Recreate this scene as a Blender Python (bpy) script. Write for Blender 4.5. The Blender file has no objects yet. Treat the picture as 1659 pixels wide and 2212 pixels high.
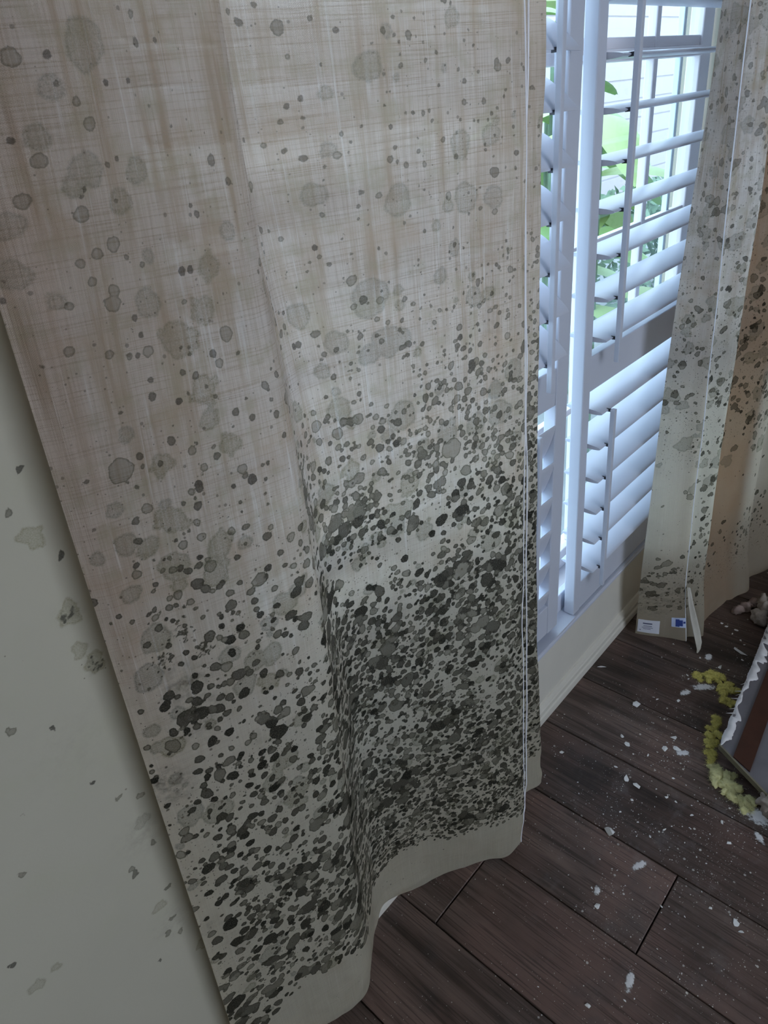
import bpy, bmesh, math, random
import numpy as np
from mathutils import Vector, Matrix, noise as mnoise

random.seed(7)
RNG = np.random.default_rng(11)
SC = bpy.context.scene
COL = SC.collection

# ---------------------------------------------------------------- camera
cam_d = bpy.data.cameras.new('camera'); cam = bpy.data.objects.new('camera', cam_d); COL.objects.link(cam)
yw, pt, rl = math.radians(43.93629), math.radians(-30.249149), math.radians(-7.181045)
F = Vector((math.sin(yw)*math.cos(pt), math.cos(yw)*math.cos(pt), math.sin(pt)))
rt = Vector((math.cos(yw), -math.sin(yw), 0)); up = rt.cross(F)
R_ = math.cos(rl)*rt + math.sin(rl)*up
U_ = -math.sin(rl)*rt + math.cos(rl)*up
mm = Matrix((R_, U_, -F)).transposed().to_4x4(); mm.translation = Vector((0, 0, 1.4))
cam.matrix_world = mm
cam_d.sensor_fit = 'HORIZONTAL'; cam_d.sensor_width = 36.0; cam_d.lens = 36.0*1450/1659
cam_d.clip_start = .02; cam_d.clip_end = 200
SC.camera = cam

# ---------------------------------------------------------------- exposure, sky, lamps
SC.view_settings.view_transform = 'Standard'; SC.view_settings.look = 'None'
SC.view_settings.gamma = 1.0; SC.view_settings.use_curve_mapping = False
SC.view_settings.exposure = 0.3
SC.cycles.use_denoising = True
SC.cycles.max_bounces = 8; SC.cycles.diffuse_bounces = 4; SC.cycles.transparent_max_bounces = 10
SC.cycles.use_adaptive_sampling = True; SC.cycles.adaptive_threshold = .03
SC.cycles.sample_clamp_indirect = 6
w = bpy.data.worlds.new('world'); SC.world = w; w.use_nodes = True
bg = w.node_tree.nodes['Background']
bg.inputs[0].default_value = (0.67, 0.79, 1.0, 1); bg.inputs[1].default_value = 4.3

def area(name, loc, rot, sx, sy, power, color, portal=False):
    d = bpy.data.lights.new(name, 'AREA'); d.shape = 'RECTANGLE'; d.size = sx; d.size_y = sy
    d.energy = power; d.color = color
    if portal: d.cycles.is_portal = True
    o = bpy.data.objects.new(name, d); COL.objects.link(o); o.location = loc; o.rotation_euler = rot
    return o
# daylight entering through the shuttered window, and an unseen fill lamp added by the back wall
area('window_portal', (1.2, .84, 1.2), (math.radians(-90), 0, 0), 1.9, 2.0, 1, (1, 1, 1), True)
area('back_fill_light', (.2, -2.5, 1.75), (math.radians(90), 0, 0), 1.6, 1.5, 6.8, (1.0, .95, .74))
# ---------------------------------------------------------------- helpers
class NT:
    def __init__(s, name, rough=.6):
        s.m = bpy.data.materials.new(name); s.m.use_nodes = True
        s.t = s.m.node_tree; s.n = s.t.nodes; s.b = s.n['Principled BSDF']; s.out = s.n['Material Output']
        s.b.inputs['Roughness'].default_value = rough
    def put(s, inp, v):
        if hasattr(v, 'is_output') or isinstance(v, bpy.types.NodeSocket): s.t.links.new(v, inp)
        elif isinstance(v, (tuple, list)) and len(v) == 3 and inp.type == 'RGBA': inp.default_value = (*v, 1)
        else: inp.default_value = v
    def math(s, op, a, b=0, c=0, clamp=False):
        n = s.n.new('ShaderNodeMath'); n.operation = op; n.use_clamp = clamp
        for i, v in enumerate((a, b, c)): s.put(n.inputs[i], v)
        return n.outputs[0]
    def mix(s, f, a, b, mode='MIX'):
        n = s.n.new('ShaderNodeMix'); n.data_type = 'RGBA'; n.blend_type = mode
        s.put(n.inputs[0], f); s.put(n.inputs[6], a); s.put(n.inputs[7], b)
        return n.outputs[2]
    def ss(s, v, lo, hi, a=0., b=1.):
        n = s.n.new('ShaderNodeMapRange'); n.interpolation_type = 'SMOOTHSTEP'
        for i, x in enumerate((v, lo, hi, a, b)): s.put(n.inputs[i], x)
        return n.outputs[0]
    def attr(s, name):
        n = s.n.new('ShaderNodeAttribute'); n.attribute_name = name; return n.outputs['Fac']
    def coord(s, kind='Object'):
        return s.n.new('ShaderNodeTexCoord').outputs[kind]
    def scale(s, v, sc, rot=(0, 0, 0), loc=(0, 0, 0)):
        n = s.n.new('ShaderNodeMapping'); s.put(n.inputs[0], v); n.inputs['Scale'].default_value = sc
        n.inputs['Rotation'].default_value = rot; n.inputs['Location'].default_value = loc
        return n.outputs[0]
    def noise(s, v, scale, detail=3, rough=.5, dist=0):
        n = s.n.new('ShaderNodeTexNoise'); s.put(n.inputs['Vector'], v); n.inputs['Scale'].default_value = scale
        n.inputs['Detail'].default_value = detail; n.inputs['Roughness'].default_value = rough
        n.inputs['Distortion'].default_value = dist
        return n.outputs['Fac']
    def vor(s, v, scale, rnd=1.):
        n = s.n.new('ShaderNodeTexVoronoi'); s.put(n.inputs['Vector'], v); n.inputs['Scale'].default_value = scale
        n.inputs['Randomness'].default_value = rnd
        return n.outputs['Distance'], n.outputs['Color']
    def sep(s, v):
        n = s.n.new('ShaderNodeSeparateXYZ'); s.put(n.inputs[0], v); return n.outputs
    def bump(s, h, strength=.3, dist=.001):
        n = s.n.new('ShaderNodeBump'); n.inputs['Strength'].default_value = strength
        n.inputs['Distance'].default_value = dist; s.put(n.inputs['Height'], h)
        return n.outputs[0]

def plain(name, col, rough=.6, var=.06, scale=30, spec=.5, metal=0):
    m = NT(name, rough); c = m.noise(m.coord(), scale, 4)
    lo = tuple(x*(1-var) for x in col); hi = tuple(min(1, x*(1+var)) for x in col)
    m.put(m.b.inputs['Base Color'], m.mix(c, lo, hi))
    m.b.inputs['Specular IOR Level'].default_value = spec; m.b.inputs['Metallic'].default_value = metal
    m.put(m.b.inputs['Normal'], m.bump(c, .08, .001))
    return m.m

def link(name, me, mat, parent=None, smooth=False):
    o = bpy.data.objects.new(name, me); COL.objects.link(o)
    if mat: me.materials.append(mat)
    if smooth: me.shade_smooth()
    if parent: o.parent = parent
    return o
def obj(name, bm, mat, parent=None, smooth=False):
    me = bpy.data.meshes.new(name); bmesh.ops.recalc_face_normals(bm, faces=bm.faces); bm.to_mesh(me); bm.free()
    return link(name, me, mat, parent, smooth)
def tag(o, label=None, cat=None, group=None, kind=None):
    if label: o['label'] = label
    if cat: o['category'] = cat
    if group: o['group'] = group
    if kind: o['kind'] = kind
    return o
def struct(o): o['kind'] = 'structure'; return o
def empty(name, loc, label, cat, group=None):
    o = bpy.data.objects.new(name, None); COL.objects.link(o); o.location = loc; o.empty_display_size = .05
    return tag(o, label, cat, group)
def box(bm, x0, x1, y0, y1, z0, z1, bev=0):
    r = bmesh.ops.create_cube(bm, size=1, matrix=Matrix.Translation(((x0+x1)/2, (y0+y1)/2, (z0+z1)/2)) @ Matrix.Diagonal((x1-x0, y1-y0, z1-z0, 1)))
    if bev:
        es = set(e for v in r['verts'] for e in v.link_edges)
        bmesh.ops.bevel(bm, geom=list(es), offset=bev, segments=2, profile=.5, affect='EDGES')
def bxo(name, mat, parent, *b, bev=0):
    bm = bmesh.new(); box(bm, *b, bev=bev); return obj(name, bm, mat, parent)
def extrude_x(bm, prof, x0, x1):
    """closed (y,z) profile swept along x"""
    a = [bm.verts.new((x0, y, z)) for y, z in prof]; b = [bm.verts.new((x1, y, z)) for y, z in prof]
    n = len(prof)
    for i in range(n): bm.faces.new((a[i], a[(i+1) % n], b[(i+1) % n], b[i]))
    bm.faces.new(a[::-1]); bm.faces.new(b)
def grid_mesh(name, P):
    """P: rows x cols x 3 array -> mesh"""
    r, c = P.shape[:2]
    me = bpy.data.meshes.new(name)
    me.vertices.add(r*c); me.vertices.foreach_set('co', P.reshape(-1).astype(np.float32))
    i = (np.arange(r-1)[:, None]*c + np.arange(c-1)[None, :]).reshape(-1)
    q = np.stack([i, i+1, i+c+1, i+c], 1).astype(np.int32)
    n = len(q)
    me.loops.add(n*4); me.loops.foreach_set('vertex_index', q.reshape(-1))
    me.polygons.add(n); me.polygons.foreach_set('loop_start', np.arange(0, n*4, 4, dtype=np.int32))
    me.polygons.foreach_set('loop_total', np.full(n, 4, dtype=np.int32))
    me.update(calc_edges=True)
    return me, q
def add_uv(me, q, uv):
    l = me.uv_layers.new(name='UVMap'); l.data.foreach_set('uv', uv.reshape(-1, 2)[q.reshape(-1)].astype(np.float32).reshape(-1))
def add_attr(me, name, a):
    at = me.attributes.new(name, 'FLOAT', 'POINT'); at.data.foreach_set('value', a.reshape(-1).astype(np.float32))
def hull(bm, pts):
    vs = [bm.verts.new(p) for p in pts]
    r = bmesh.ops.convex_hull(bm, input=vs)
    bmesh.ops.delete(bm, geom=[g for g in r['geom_interior'] if isinstance(g, bmesh.types.BMVert)], context='VERTS')

# ---------------------------------------------------------------- mould stamping (signed distance fields in mm, kept per vertex)
class Stains:
    def __init__(s, u, z):
        s.u = u; s.z = z; sh = (len(z), len(u))
        s.sa = np.full(sh, -4.); s.ta = np.full(sh, .5)
        s.sb = np.full(sh, -4.); s.tb = np.full(sh, .5)
        s.haze = np.zeros(sh)
    def stamp(s, layer, u0, z0, r, tone, wob=.14, asp=1., ang=0.):
        F, T = (s.sa, s.ta) if layer == 'a' else (s.sb, s.tb)
        R = r*1.6*max(1, asp)+.006
        i0, i1 = np.searchsorted(s.z, (z0-R, z0+R)); j0, j1 = np.searchsorted(s.u, (u0-R, u0+R))
        if i1 <= i0 or j1 <= j0: return
        du = s.u[None, j0:j1]-u0; dz = s.z[i0:i1, None]-z0
        ca, sa_ = math.cos(ang), math.sin(ang)
        a = (du*ca+dz*sa_)/asp; b = -du*sa_+dz*ca
        d = np.hypot(a, b); th = np.arctan2(b, a); p = RNG.uniform(0, 6.28, 4)
        rr = r*(1+wob*(.5*np.sin(2*th+p[0])+.5*np.sin(3*th+p[1])+.35*np.sin(5*th+p[2])+.25*np.sin(8*th+p[3])))
        f = (rr-d)*1000
        sub = F[i0:i1, j0:j1]; m = f > sub
        sub[m] = f[m]; T[i0:i1, j0:j1][m] = tone
    def blotch(s, u0, z0, r, amt):
        g = np.exp(-(((s.u[None, :]-u0)**2+(s.z[:, None]-z0)**2)/(r*r)))
        s.haze = np.maximum(s.haze, g*amt)
    def write(s, me):
        add_attr(me, 'sa', s.sa); add_attr(me, 'ta', s.ta); add_attr(me, 'sb', s.sb); add_attr(me, 'tb', s.tb)
        add_attr(me, 'haze', s.haze)

def stain_nodes(m, uv, base, fine, edge=.5, strength=1.0):
    """lay mould layers over a base colour; fine = socket/value density of the tiny dots"""
    nz = m.noise(uv, 420, 3, .65); nz2 = m.noise(uv, 620, 3, .7)
    wob = m.math('MULTIPLY_ADD', nz, 2.6, -1.3)
    # pale broad colonies
    a = m.math('ADD', m.attr('sa'), wob); ta = m.attr('ta')
    a = m.math('ADD', a, m.math('MULTIPLY_ADD', m.noise(uv, 150, 3, .6), 3.6, -1.8))
    am = m.ss(a, -1.6, 2.4)
    rim = m.math('MULTIPLY', m.ss(a, -.8, 1.2), m.math('SUBTRACT', 1, m.ss(a, 1.6, 5.)))
    col_a = m.mix(ta, (.165, .155, .075), (.185, .185, .155))
    k = m.math('MULTIPLY', am, m.math('MULTIPLY_ADD', rim, .22, .40))
    k = m.math('MULTIPLY', k, m.math('MULTIPLY_ADD', m.ss(nz2, .38, .62), .75, .55))
    c = m.mix(m.math('MULTIPLY', k, strength), base, col_a)
    # haze of grime
    hz = m.math('MULTIPLY', m.attr('haze'), m.ss(m.noise(uv, 70, 5, .7), .35, .75))
    c = m.mix(m.math('MULTIPLY', m.math('MULTIPLY', hz, .9), strength), c, (.085, .075, .058))
    # dark colonies
    b = m.math('ADD', m.attr('sb'), m.math('MULTIPLY', wob, .75)); tb = m.attr('tb')
    bmk = m.ss(b, -edge, edge)
    core = m.ss(b, .2, 2.2)
    col_b = m.mix(tb, (.016, .016, .012), (.125, .118, .082))
    kb = m.math('MULTIPLY', bmk, m.math('SUBTRACT', 1.0, m.math('MULTIPLY', m.math('MULTIPLY', core, tb), .48)))
    kb = m.math('MULTIPLY', kb, m.math('MULTIPLY_ADD', m.ss(nz2, .3, .6), .16, .84))
    c = m.mix(m.math('MULTIPLY', kb, strength), c, col_b)
    # tiny dots
    for sc, off, rmax in ((150, 0, .34), (330, 3.1, .36)):
        d, rc = m.vor(m.scale(uv, (1, 1, 1), loc=(off, off, 0)), sc)
        r = m.sep(rc)
        rad = m.math('MULTIPLY_ADD', r[2], rmax*.6, rmax*.3)
        inside = m.ss(m.math('SUBTRACT', rad, d), -.04, .08)
        gate = m.math('LESS_THAN', r[0], fine)
        tone = m.mix(r[1], (.045, .040, .032), (.17, .14, .10))
        c = m.mix(m.math('MULTIPLY', m.math('MULTIPLY', m.math('MULTIPLY', inside, gate), .72), strength), c, tone)
    return c

# ---------------------------------------------------------------- materials
def cloth_material(name, warm, trans=.55):
    m = NT(name); uv = m.coord('UV')
    s = m.sep(uv)
    # threads
    per = .00165
    wu = m.math('SINE', m.math('MULTIPLY', s[0], 2*math.pi/per)); wv = m.math('SINE', m.math('MULTIPLY', s[1], 2*math.pi/per))
    thr = m.math('MULTIPLY_ADD', m.math('MULTIPLY', wu, wv), .5, .5)
    # slubs: long vertical and horizontal yarn streaks
    sv = m.noise(m.scale(uv, (620, 10, 1)), 1, 3, .62)
    sh = m.noise(m.scale(uv, (9, 560, 1)), 1, 3, .62)
    bv = m.noise(m.scale(uv, (75, 4.5, 1)), 1, 4, .6)
    slub = m.math('MULTIPLY', m.ss(sv, .38, .66, .0, 1.), .7); slub = m.math('ADD', slub, m.math('MULTIPLY', m.ss(sh, .48, .66), .8))
    slub = m.math('MULTIPLY', slub, m.ss(s[1], .70, 1.15, .35, 1.))
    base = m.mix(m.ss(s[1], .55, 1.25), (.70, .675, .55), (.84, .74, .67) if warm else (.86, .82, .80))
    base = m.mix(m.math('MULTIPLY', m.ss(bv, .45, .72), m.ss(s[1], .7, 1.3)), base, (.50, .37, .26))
    base = m.mix(m.math('MULTIPLY', slub, .68), base, (.45, .36, .28) if warm else (.62, .57, .52))
    fl_ = m.math('MULTIPLY', m.ss(m.noise(m.scale(uv, (190, 6, 1), loc=(3, 1, 0)), 1, 3, .6), .55, .75), m.ss(s[1], .6, 1.1, .2, 1.))
    base = m.mix(m.math('MULTIPLY', fl_, .75), base, (.98, .96, .95))
    base = m.mix(m.math('MULTIPLY', m.math('SUBTRACT', 1, thr), m.ss(s[1], .5, 1.1, .22, .38)), base, (.30, .24, .19))
    base = m.mix(m.math('MULTIPLY', m.noise(uv, 18, 4, .6), .25), base, (.66, .61, .52))
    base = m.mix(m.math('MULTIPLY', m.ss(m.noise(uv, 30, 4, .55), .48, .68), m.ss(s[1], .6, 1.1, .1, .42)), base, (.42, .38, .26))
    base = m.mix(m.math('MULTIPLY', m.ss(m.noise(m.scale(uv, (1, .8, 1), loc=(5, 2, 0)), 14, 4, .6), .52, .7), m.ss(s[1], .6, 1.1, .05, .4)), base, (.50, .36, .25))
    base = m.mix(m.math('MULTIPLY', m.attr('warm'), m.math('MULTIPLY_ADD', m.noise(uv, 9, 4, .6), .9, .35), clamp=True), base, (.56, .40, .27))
    hemgap = m.attr('fine')
    c = stain_nodes(m, uv, base, hemgap, .5, m.ss(s[1], .85, 1.35, 1., .66))
    # light coming through: warmer, blocked by stains and thick yarns
    tc = m.mix(1., c, (1.0, .92, .86), 'MULTIPLY')
    nt = m.n
    dif = nt.new('ShaderNodeBsdfDiffuse'); m.put(dif.inputs[0], c)
    tr = nt.new('ShaderNodeBsdfTranslucent'); m.put(tr.inputs[0], tc)
    tp = nt.new('ShaderNodeBsdfTransparent'); tp.inputs[0].default_value = (1, .97, .93, 1)
    nb = m.bump(m.math('ADD', thr, m.math('MULTIPLY', slub, 1.5)), .5, .0008)
    m.put(dif.inputs['Normal'], nb); m.put(tr.inputs['Normal'], nb)
    m1 = nt.new('ShaderNodeMixShader'); m1.inputs[0].default_value = trans
    m.t.links.new(dif.outputs[0], m1.inputs[1]); m.t.links.new(tr.outputs[0], m1.inputs[2])
    hole = m.math('MULTIPLY', m.ss(thr, .45, 1.), m.math('SUBTRACT', 1, m.math('MULTIPLY', slub, .9), clamp=True))
    lum = nt.new('ShaderNodeRGBToBW'); m.put(lum.inputs[0], c)
    hole = m.math('MULTIPLY', hole, m.ss(lum.outputs[0], .1, .6, .15, 1.))
    hole = m.math('MULTIPLY', hole, m.ss(m.attr('open'), 0, 1, 0, .28))
    m2 = nt.new('ShaderNodeMixShader'); m.put(m2.inputs[0], hole)
    m.t.links.new(m1.outputs[0], m2.inputs[1]); m.t.links.new(tp.outputs[0], m2.inputs[2])
    m.t.links.new(m2.outputs[0], m.out.inputs[0])
    return m.m

def wall_material():
    m = NT('painted_wall', .75); co = m.coord(); s = m.sep(co)
    xz = m.n.new('ShaderNodeCombineXYZ'); m.put(xz.inputs[0], s[0]); m.put(xz.inputs[1], s[2]); uv = xz.outputs[0]
    base = m.mix(m.noise(co, 5, 4), (.37, .35, .285), (.425, .40, .325))
    base = m.mix(m.math('MULTIPLY', m.ss(m.noise(co, 11, 4, .6), .5, .8), .35), base, (.38, .375, .27))
    c = stain_nodes(m, uv, base, m.math('MULTIPLY', m.ss(m.noise(uv, 6, 2), .5, .8), .03), .7, .85)
    m.put(m.b.inputs['Base Color'], c); m.b.inputs['Specular IOR Level'].default_value = .25
    m.put(m.b.inputs['Normal'], m.bump(m.noise(co, 260, 3), .12, .001))
    return m.m

def floor_material():
    m = NT('dark_wood_planks', .5); co = m.coord(); pid = m.attr('plank')
    off = m.n.new('ShaderNodeCombineXYZ'); m.put(off.inputs[0], m.math('MULTIPLY', pid, 37.)); m.put(off.inputs[1], m.math('MULTIPLY', pid, 11.))
    va = m.n.new('ShaderNodeVectorMath'); va.operation = 'ADD'; m.put(va.inputs[0], co); m.put(va.inputs[1], off.outputs[0]); v = va.outputs[0]
    g = m.noise(m.scale(v, (34, 1.9, 1)), 1, 6, .62, .6)
    g2 = m.noise(m.scale(v, (260, 5, 1)), 1, 3, .6)
    big = m.noise(v, 3.2, 4, .55)
    c = m.mix(m.ss(g, .32, .68), (.040, .028, .023), (.150, .106, .090))
    c = m.mix(m.ss(big, .40, .66, 0, .75), c, (.19, .118, .100))
    c = m.mix(m.ss(m.noise(v, 7, 4, .6), .5, .75, 0, .55), c, (.072, .067, .066))
    c = m.mix(m.ss(g2, .52, .62, 0, .55), c, (.022, .016, .013))
    sat = m.n.new('ShaderNodeHueSaturation'); m.put(sat.inputs['Color'], c); m.put(sat.inputs['Value'], m.math('MULTIPLY_ADD', m.math('FRACT', m.math('MULTIPLY', pid, 7.31)), .45, .78))
    c = sat.outputs[0]
    # plaster dust: film, smears and specks (denser where the debris lies)
    s = m.sep(co)
    cx = m.math('SUBTRACT', s[0], 1.12); cy = m.math('SUBTRACT', s[1], .22)
    dd = m.math('SQRT', m.math('ADD', m.math('MULTIPLY', cx, cx), m.math('MULTIPLY', m.math('MULTIPLY', cy, cy), 3.)))
    den = m.ss(dd, .85, .10)
    film = m.math('MULTIPLY', m.ss(m.noise(co, 16, 6, .7), .50, .85), den)
    c = m.mix(m.math('MULTIPLY', film, .36), c, (.38, .35, .35))
    st = m.noise(m.scale(co, (60, 900, 1), rot=(0, 0, .5)), 1, 2, .5)
    c = m.mix(m.math('MULTIPLY', m.math('MULTIPLY', m.ss(st, .66, .74), m.ss(m.noise(co, 14, 2), .55, .65)), m.math('MULTIPLY', den, .4)), c, (.5, .49, .47))
    for sc, thr, o in ((75, .42, 0), (150, .75, 5), (300, .9, 9)):
        d, rc = m.vor(m.scale(co, (1, 1, 1), loc=(o, o*.7, 0)), sc)
        r = m.sep(rc)
        rad = m.math('MULTIPLY_ADD', r[2], .16, .05)
        ins = m.ss(m.math('SUBTRACT', m.math('ADD', rad, m.math('MULTIPLY_ADD', m.noise(co, 900, 1), .12, -.06)), d), -.02, .05)
        cl = m.ss(m.noise(co, 9, 3, .6), .36, .66)
        gate = m.math('LESS_THAN', r[0], m.math('MULTIPLY', m.math('MULTIPLY', cl, thr), m.math('MULTIPLY_ADD', den, .9, .12)))
        c = m.mix(m.math('MULTIPLY', m.math('MULTIPLY', ins, gate), m.math('MULTIPLY_ADD', r[1], .5, .4)), c, (.74, .72, .68))
    m.put(m.b.inputs['Base Color'], c)
    m.put(m.b.inputs['Roughness'], m.math('MULTIPLY_ADD', g, .25, .38)); m.b.inputs['Specular IOR Level'].default_value = .4
    m.put(m.b.inputs['Normal'], m.bump(m.math('ADD', m.math('MULTIPLY', g2, .7), g), .35, .0012))
    return m.m

M_cloth = cloth_material('mouldy_linen', True)
M_cloth2 = cloth_material('mouldy_linen_far', False, .66)
M_wall = wall_material()
M_floor = floor_material()
M_shutter = plain('white_shutter_paint', (.56, .59, .68), .35, .03, 12)
M_trim = plain('cream_trim_paint', (.66, .63, .56), .45, .06, 14)
M_ceil = plain('ceiling_paint', (.72, .70, .65), .8, .03, 3)
M_roomwall = plain('room_wall_paint', (.64, .62, .53), .8, .04, 3)
M_metal = plain('dark_staple_metal', (.05, .05, .06), .4, .1, 80, metal=.6)
M_vinyl = plain('white_vinyl_sash', (.74, .70, .72), .4, .03, 10)
M_plaster = plain('plaster_chip', (.78, .78, .78), .9, .12, 120)
M_ext = plain('neighbour_white_wall', (.44, .40, .41), .9, .05, 2)
M_post = plain('garden_post_paint', (.72, .84, .88), .6, .04, 4)
M_hedge = plain('hedge_leaves', (.16, .25, .17), .8, .6, 9)
M_leaf = plain('broad_leaf', (.22, .38, .12), .5, .25, 5)
M_leaf2 = plain('pale_broad_leaf', (.36, .50, .20), .5, .2, 5)
M_ground = plain('garden_paving', (.30, .32, .33), .9, .25, 3)
m = NT('window_glass', .02); g_ = m.n.new('ShaderNodeBsdfGlossy'); g_.inputs['Roughness'].default_value = .01; t_ = m.n.new('ShaderNodeBsdfTransparent')
t_.inputs[0].default_value = (.90, .97, .96, 1); fr = m.n.new('ShaderNodeLayerWeight'); fr.inputs[0].default_value = .12
mx = m.n.new('ShaderNodeMixShader'); m.t.links.new(m.math('MULTIPLY', fr.outputs[1], .5), mx.inputs[0]); m.t.links.new(t_.outputs[0], mx.inputs[1]); m.t.links.new(g_.outputs[0], mx.inputs[2]); m.t.links.new(mx.outputs[0], m.out.inputs[0])
M_glass = m.m

# ---------------------------------------------------------------- the room
YW = .655            # face of the window wall
OX0, OX1, OZ0, OZ1 = .30, 2.11, .235, 2.25
bm = bmesh.new()
box(bm, -2.2, .02-.16, YW, .85, 0, 2.6)
box(bm, -.14, OX0, YW+.002, .85, 0, 2.6)
box(bm, OX1, 4.3, YW, .85, 0, 2.6)
box(bm, OX0, OX1, YW, .85, 0, OZ0)
box(bm, OX0, OX1, YW, .85, OZ1, 2.6)
me = bpy.data.meshes.new('wall_front'); bm.to_mesh(me); bm.free()
n0 = len(me.vertices)
wz = np.arange(0, 1.701, .0035); wx = np.arange(-.14, OX0+.0001, .0035)
st = Stains(wx, wz)
WS = [(.166,1.154,.0035,.1),(.142,1.118,.004,.5),(.17,1.053,.0035,0),(.058,.896,.0045,.7),(.093,.869,.003,.0),(.101,.588,.005,.3),(.12,.423,.004,.8),(-.052,.606,.004,.1),
      (.001,.716,.004,.7),(.136,.614,.004,.6),(.08,.405,.003,.2),(.104,.767,.003,.0),(.03,1.01,.0018,0),(.085,1.0,.0022,0),(.10,.60,.004,.7),(.105,.44,.005,.6),(.118,.46,.004,.7),(.03,.79,.0015,0),(-.01,.82,.0015,0),(.13,.52,.004,.5),(.145,.70,.005,.9),(.122,.72,.004,.9)]
for x, z, r, t in WS: st.stamp('b', x, z, r, t, .45, RNG.uniform(1, 1.5), RNG.uniform(0, 3))
for x, z, r in [(.152,1.085,.013),(.155,.987,.014),(.159,.915,.013),(.150,.94,.010),(.11,.50,.010),(-.045,.547,.010),(-.02,.55,.007),(.135,.66,.011),(.14,.36,.012)]:
    st.stamp('a', x, z, r, RNG.uniform(0, .8), .3)
for x, z, r, a in [(.155,.987,.011,.9),(.159,.915,.011,.9),(.13,.64,.03,.35),(.12,.45,.03,.3),(.10,.83,.05,.12)]: st.blotch(x, z, r, a)
for x, z in ((.155,.987),(.159,.915)):          # speckled rings of the two biggest colonies
    for k in range(26):
        a = RNG.uniform(0, 6.28); rr = RNG.choice([.004, .0095])*RNG.uniform(.8, 1.1)
        st.stamp('b', x+rr*math.cos(a), z+rr*math.sin(a), RNG.uniform(.001, .0019), .1)
link('tmp', me, None); tmp = bpy.data.objects['tmp']
P = np.zeros((len(wz), len(wx), 3)); P[..., 0] = wx[None]; P[..., 1] = YW; P[..., 2] = wz[:, None]
gm, q = grid_mesh('wall_front_face', P); st.write(gm)
for nm in ('sa', 'sb'): add_attr(me, nm, np.full(n0, -9.))
for nm in ('ta', 'tb', 'haze'): add_attr(me, nm, np.zeros(n0))
gm.materials.append(M_wall); me.materials.append(M_wall)
bm = bmesh.new(); bm.from_mesh(me); bm.from_mesh(gm)
me2 = bpy.data.meshes.new('wall_front'); bm.to_mesh(me2); bm.free()
bpy.data.objects.remove(tmp)
struct(link('wall_front', me2, M_wall))
bm = bmesh.new(); box(bm, -2.35, -2.2, -2.75, .85, 0, 2.6); struct(obj('wall_left', bm, M_roomwall))
bm = bmesh.new(); box(bm, 4.3, 4.45, -2.75, .85, 0, 2.6); struct(obj('wall_right', bm, M_roomwall))
bm = bmesh.new()
box(bm, -2.2, -.7, -2.75, -2.6, 0, 2.6); box(bm, 1.1, 4.3, -2.75, -2.6, 0, 2.6)
box(bm, -.7, 1.1, -2.75, -2.6, 0, .7); box(bm, -.7, 1.1, -2.75, -2.6, 2.4, 2.6); struct(obj('wall_back', bm, M_roomwall))
bm = bmesh.new(); box(bm, -2.35, 4.45, -2.75, .85, 2.6, 2.7); struct(obj('ceiling', bm, M_ceil))

# floor: individual boards running away from the window
bm = bmesh.new(); lay = bm.verts.layers.float.new('plank')
PW = .195; rnd = random.Random(3); gap = .0014
joints = {3: [.211], 2: [.538], 1: [-.1], 4: [-.35], 5: [-.05], 6: [-.6], 7: [.12]}
for k in range(-15, 20):
    x0 = .3220 + (k-1)*PW; x1 = x0+PW
    ys = sorted([y for y in joints.get(k, [rnd.uniform(-.6, .4)])] + [rnd.uniform(-1.7, -1.0), -2.6, YW-.004])
    for a, b in zip(ys[:-1], ys[1:]):
        before = set(bm.verts)
        box(bm, x0+gap, x1-gap, a+gap, b-gap, -.018, 0)
        nv = [v for v in bm.verts if v not in before]
        es = [e for v in nv for e in v.link_edges if all(w_.co.z > -.001 for w_ in e.verts)]
        bmesh.ops.bevel(bm, geom=list(set(es)), offset=.0014, segments=1, profile=.5, affect='EDGES')
        pid = rnd.uniform(0, 10)
        for v in bm.verts:
            if v not in before: v[lay] = pid
bm.faces.new([bm.verts.new(p) for p in ((-2.6, -2.75, -.019), (4.4, -2.75, -.019), (4.4, .86, -.019), (-2.6, .86, -.019))])
fl = struct(obj('floor', bm, M_floor))

# trim under the window: apron, low moulded baseboard
bm = bmesh.new(); box(bm, OX0-.05, 4.3, .648, YW+.001, .0, .2235); struct(obj('trim_1', bm, M_trim))
bm = bmesh.new()
prof = [(.649, 0), (.6335, 0), (.6335, .014), (.6345, .020), (.6375, .024), (.6375, .037), (.640, .041), (.6385, .045), (.641, .051), (.6435, .056), (.649, .058)]
extrude_x(bm, prof, OX0-.05, 4.3); struct(obj('baseboard_front', bm, M_trim))
bm = bmesh.new(); extrude_x(bm, [(YW+.001, 0), (.646, 0), (.646, .05), (.650, .06), (YW+.001, .062)], -2.2, OX0-.05); struct(obj('baseboard_left', bm, M_trim))

# window frame: outer vinyl sash, glass, shutter frame
W1 = struct(bpy.data.objects.new('window_1', None)); COL.objects.link(W1); W1.location = (1.2, .75, OZ0)
def wpart(name, mat, *b, bev=0):
    o = bxo(name, mat, None, *b, bev=bev); o.parent = W1; o.matrix_parent_inverse = Matrix.Translation(W1.location).inverted(); return o
prof = [(.641, .2245), (.641, .230), (.6435, .232), (.6435, .237), (.6405, .239), (.6405, .2435), (.70, .2435), (.70, .2245)]
bm = bmesh.new(); extrude_x(bm, prof, OX0, OX1); o = obj('shutter_frame_sill', bm, M_shutter); o.parent = W1; o.matrix_parent_inverse = Matrix.Translation(W1.location).inverted()
wpart('shutter_frame_side', M_shutter, OX0, OX0+.03, .640, .70, .25, 2.21, bev=.002)
wpart('shutter_frame_side', M_shutter, OX1-.03, OX1, .640, .70, .25, 2.21, bev=.002)
wpart('shutter_frame_stop', M_shutter, OX0, OX1, .684, .70, .243, .30, bev=.002)
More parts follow.
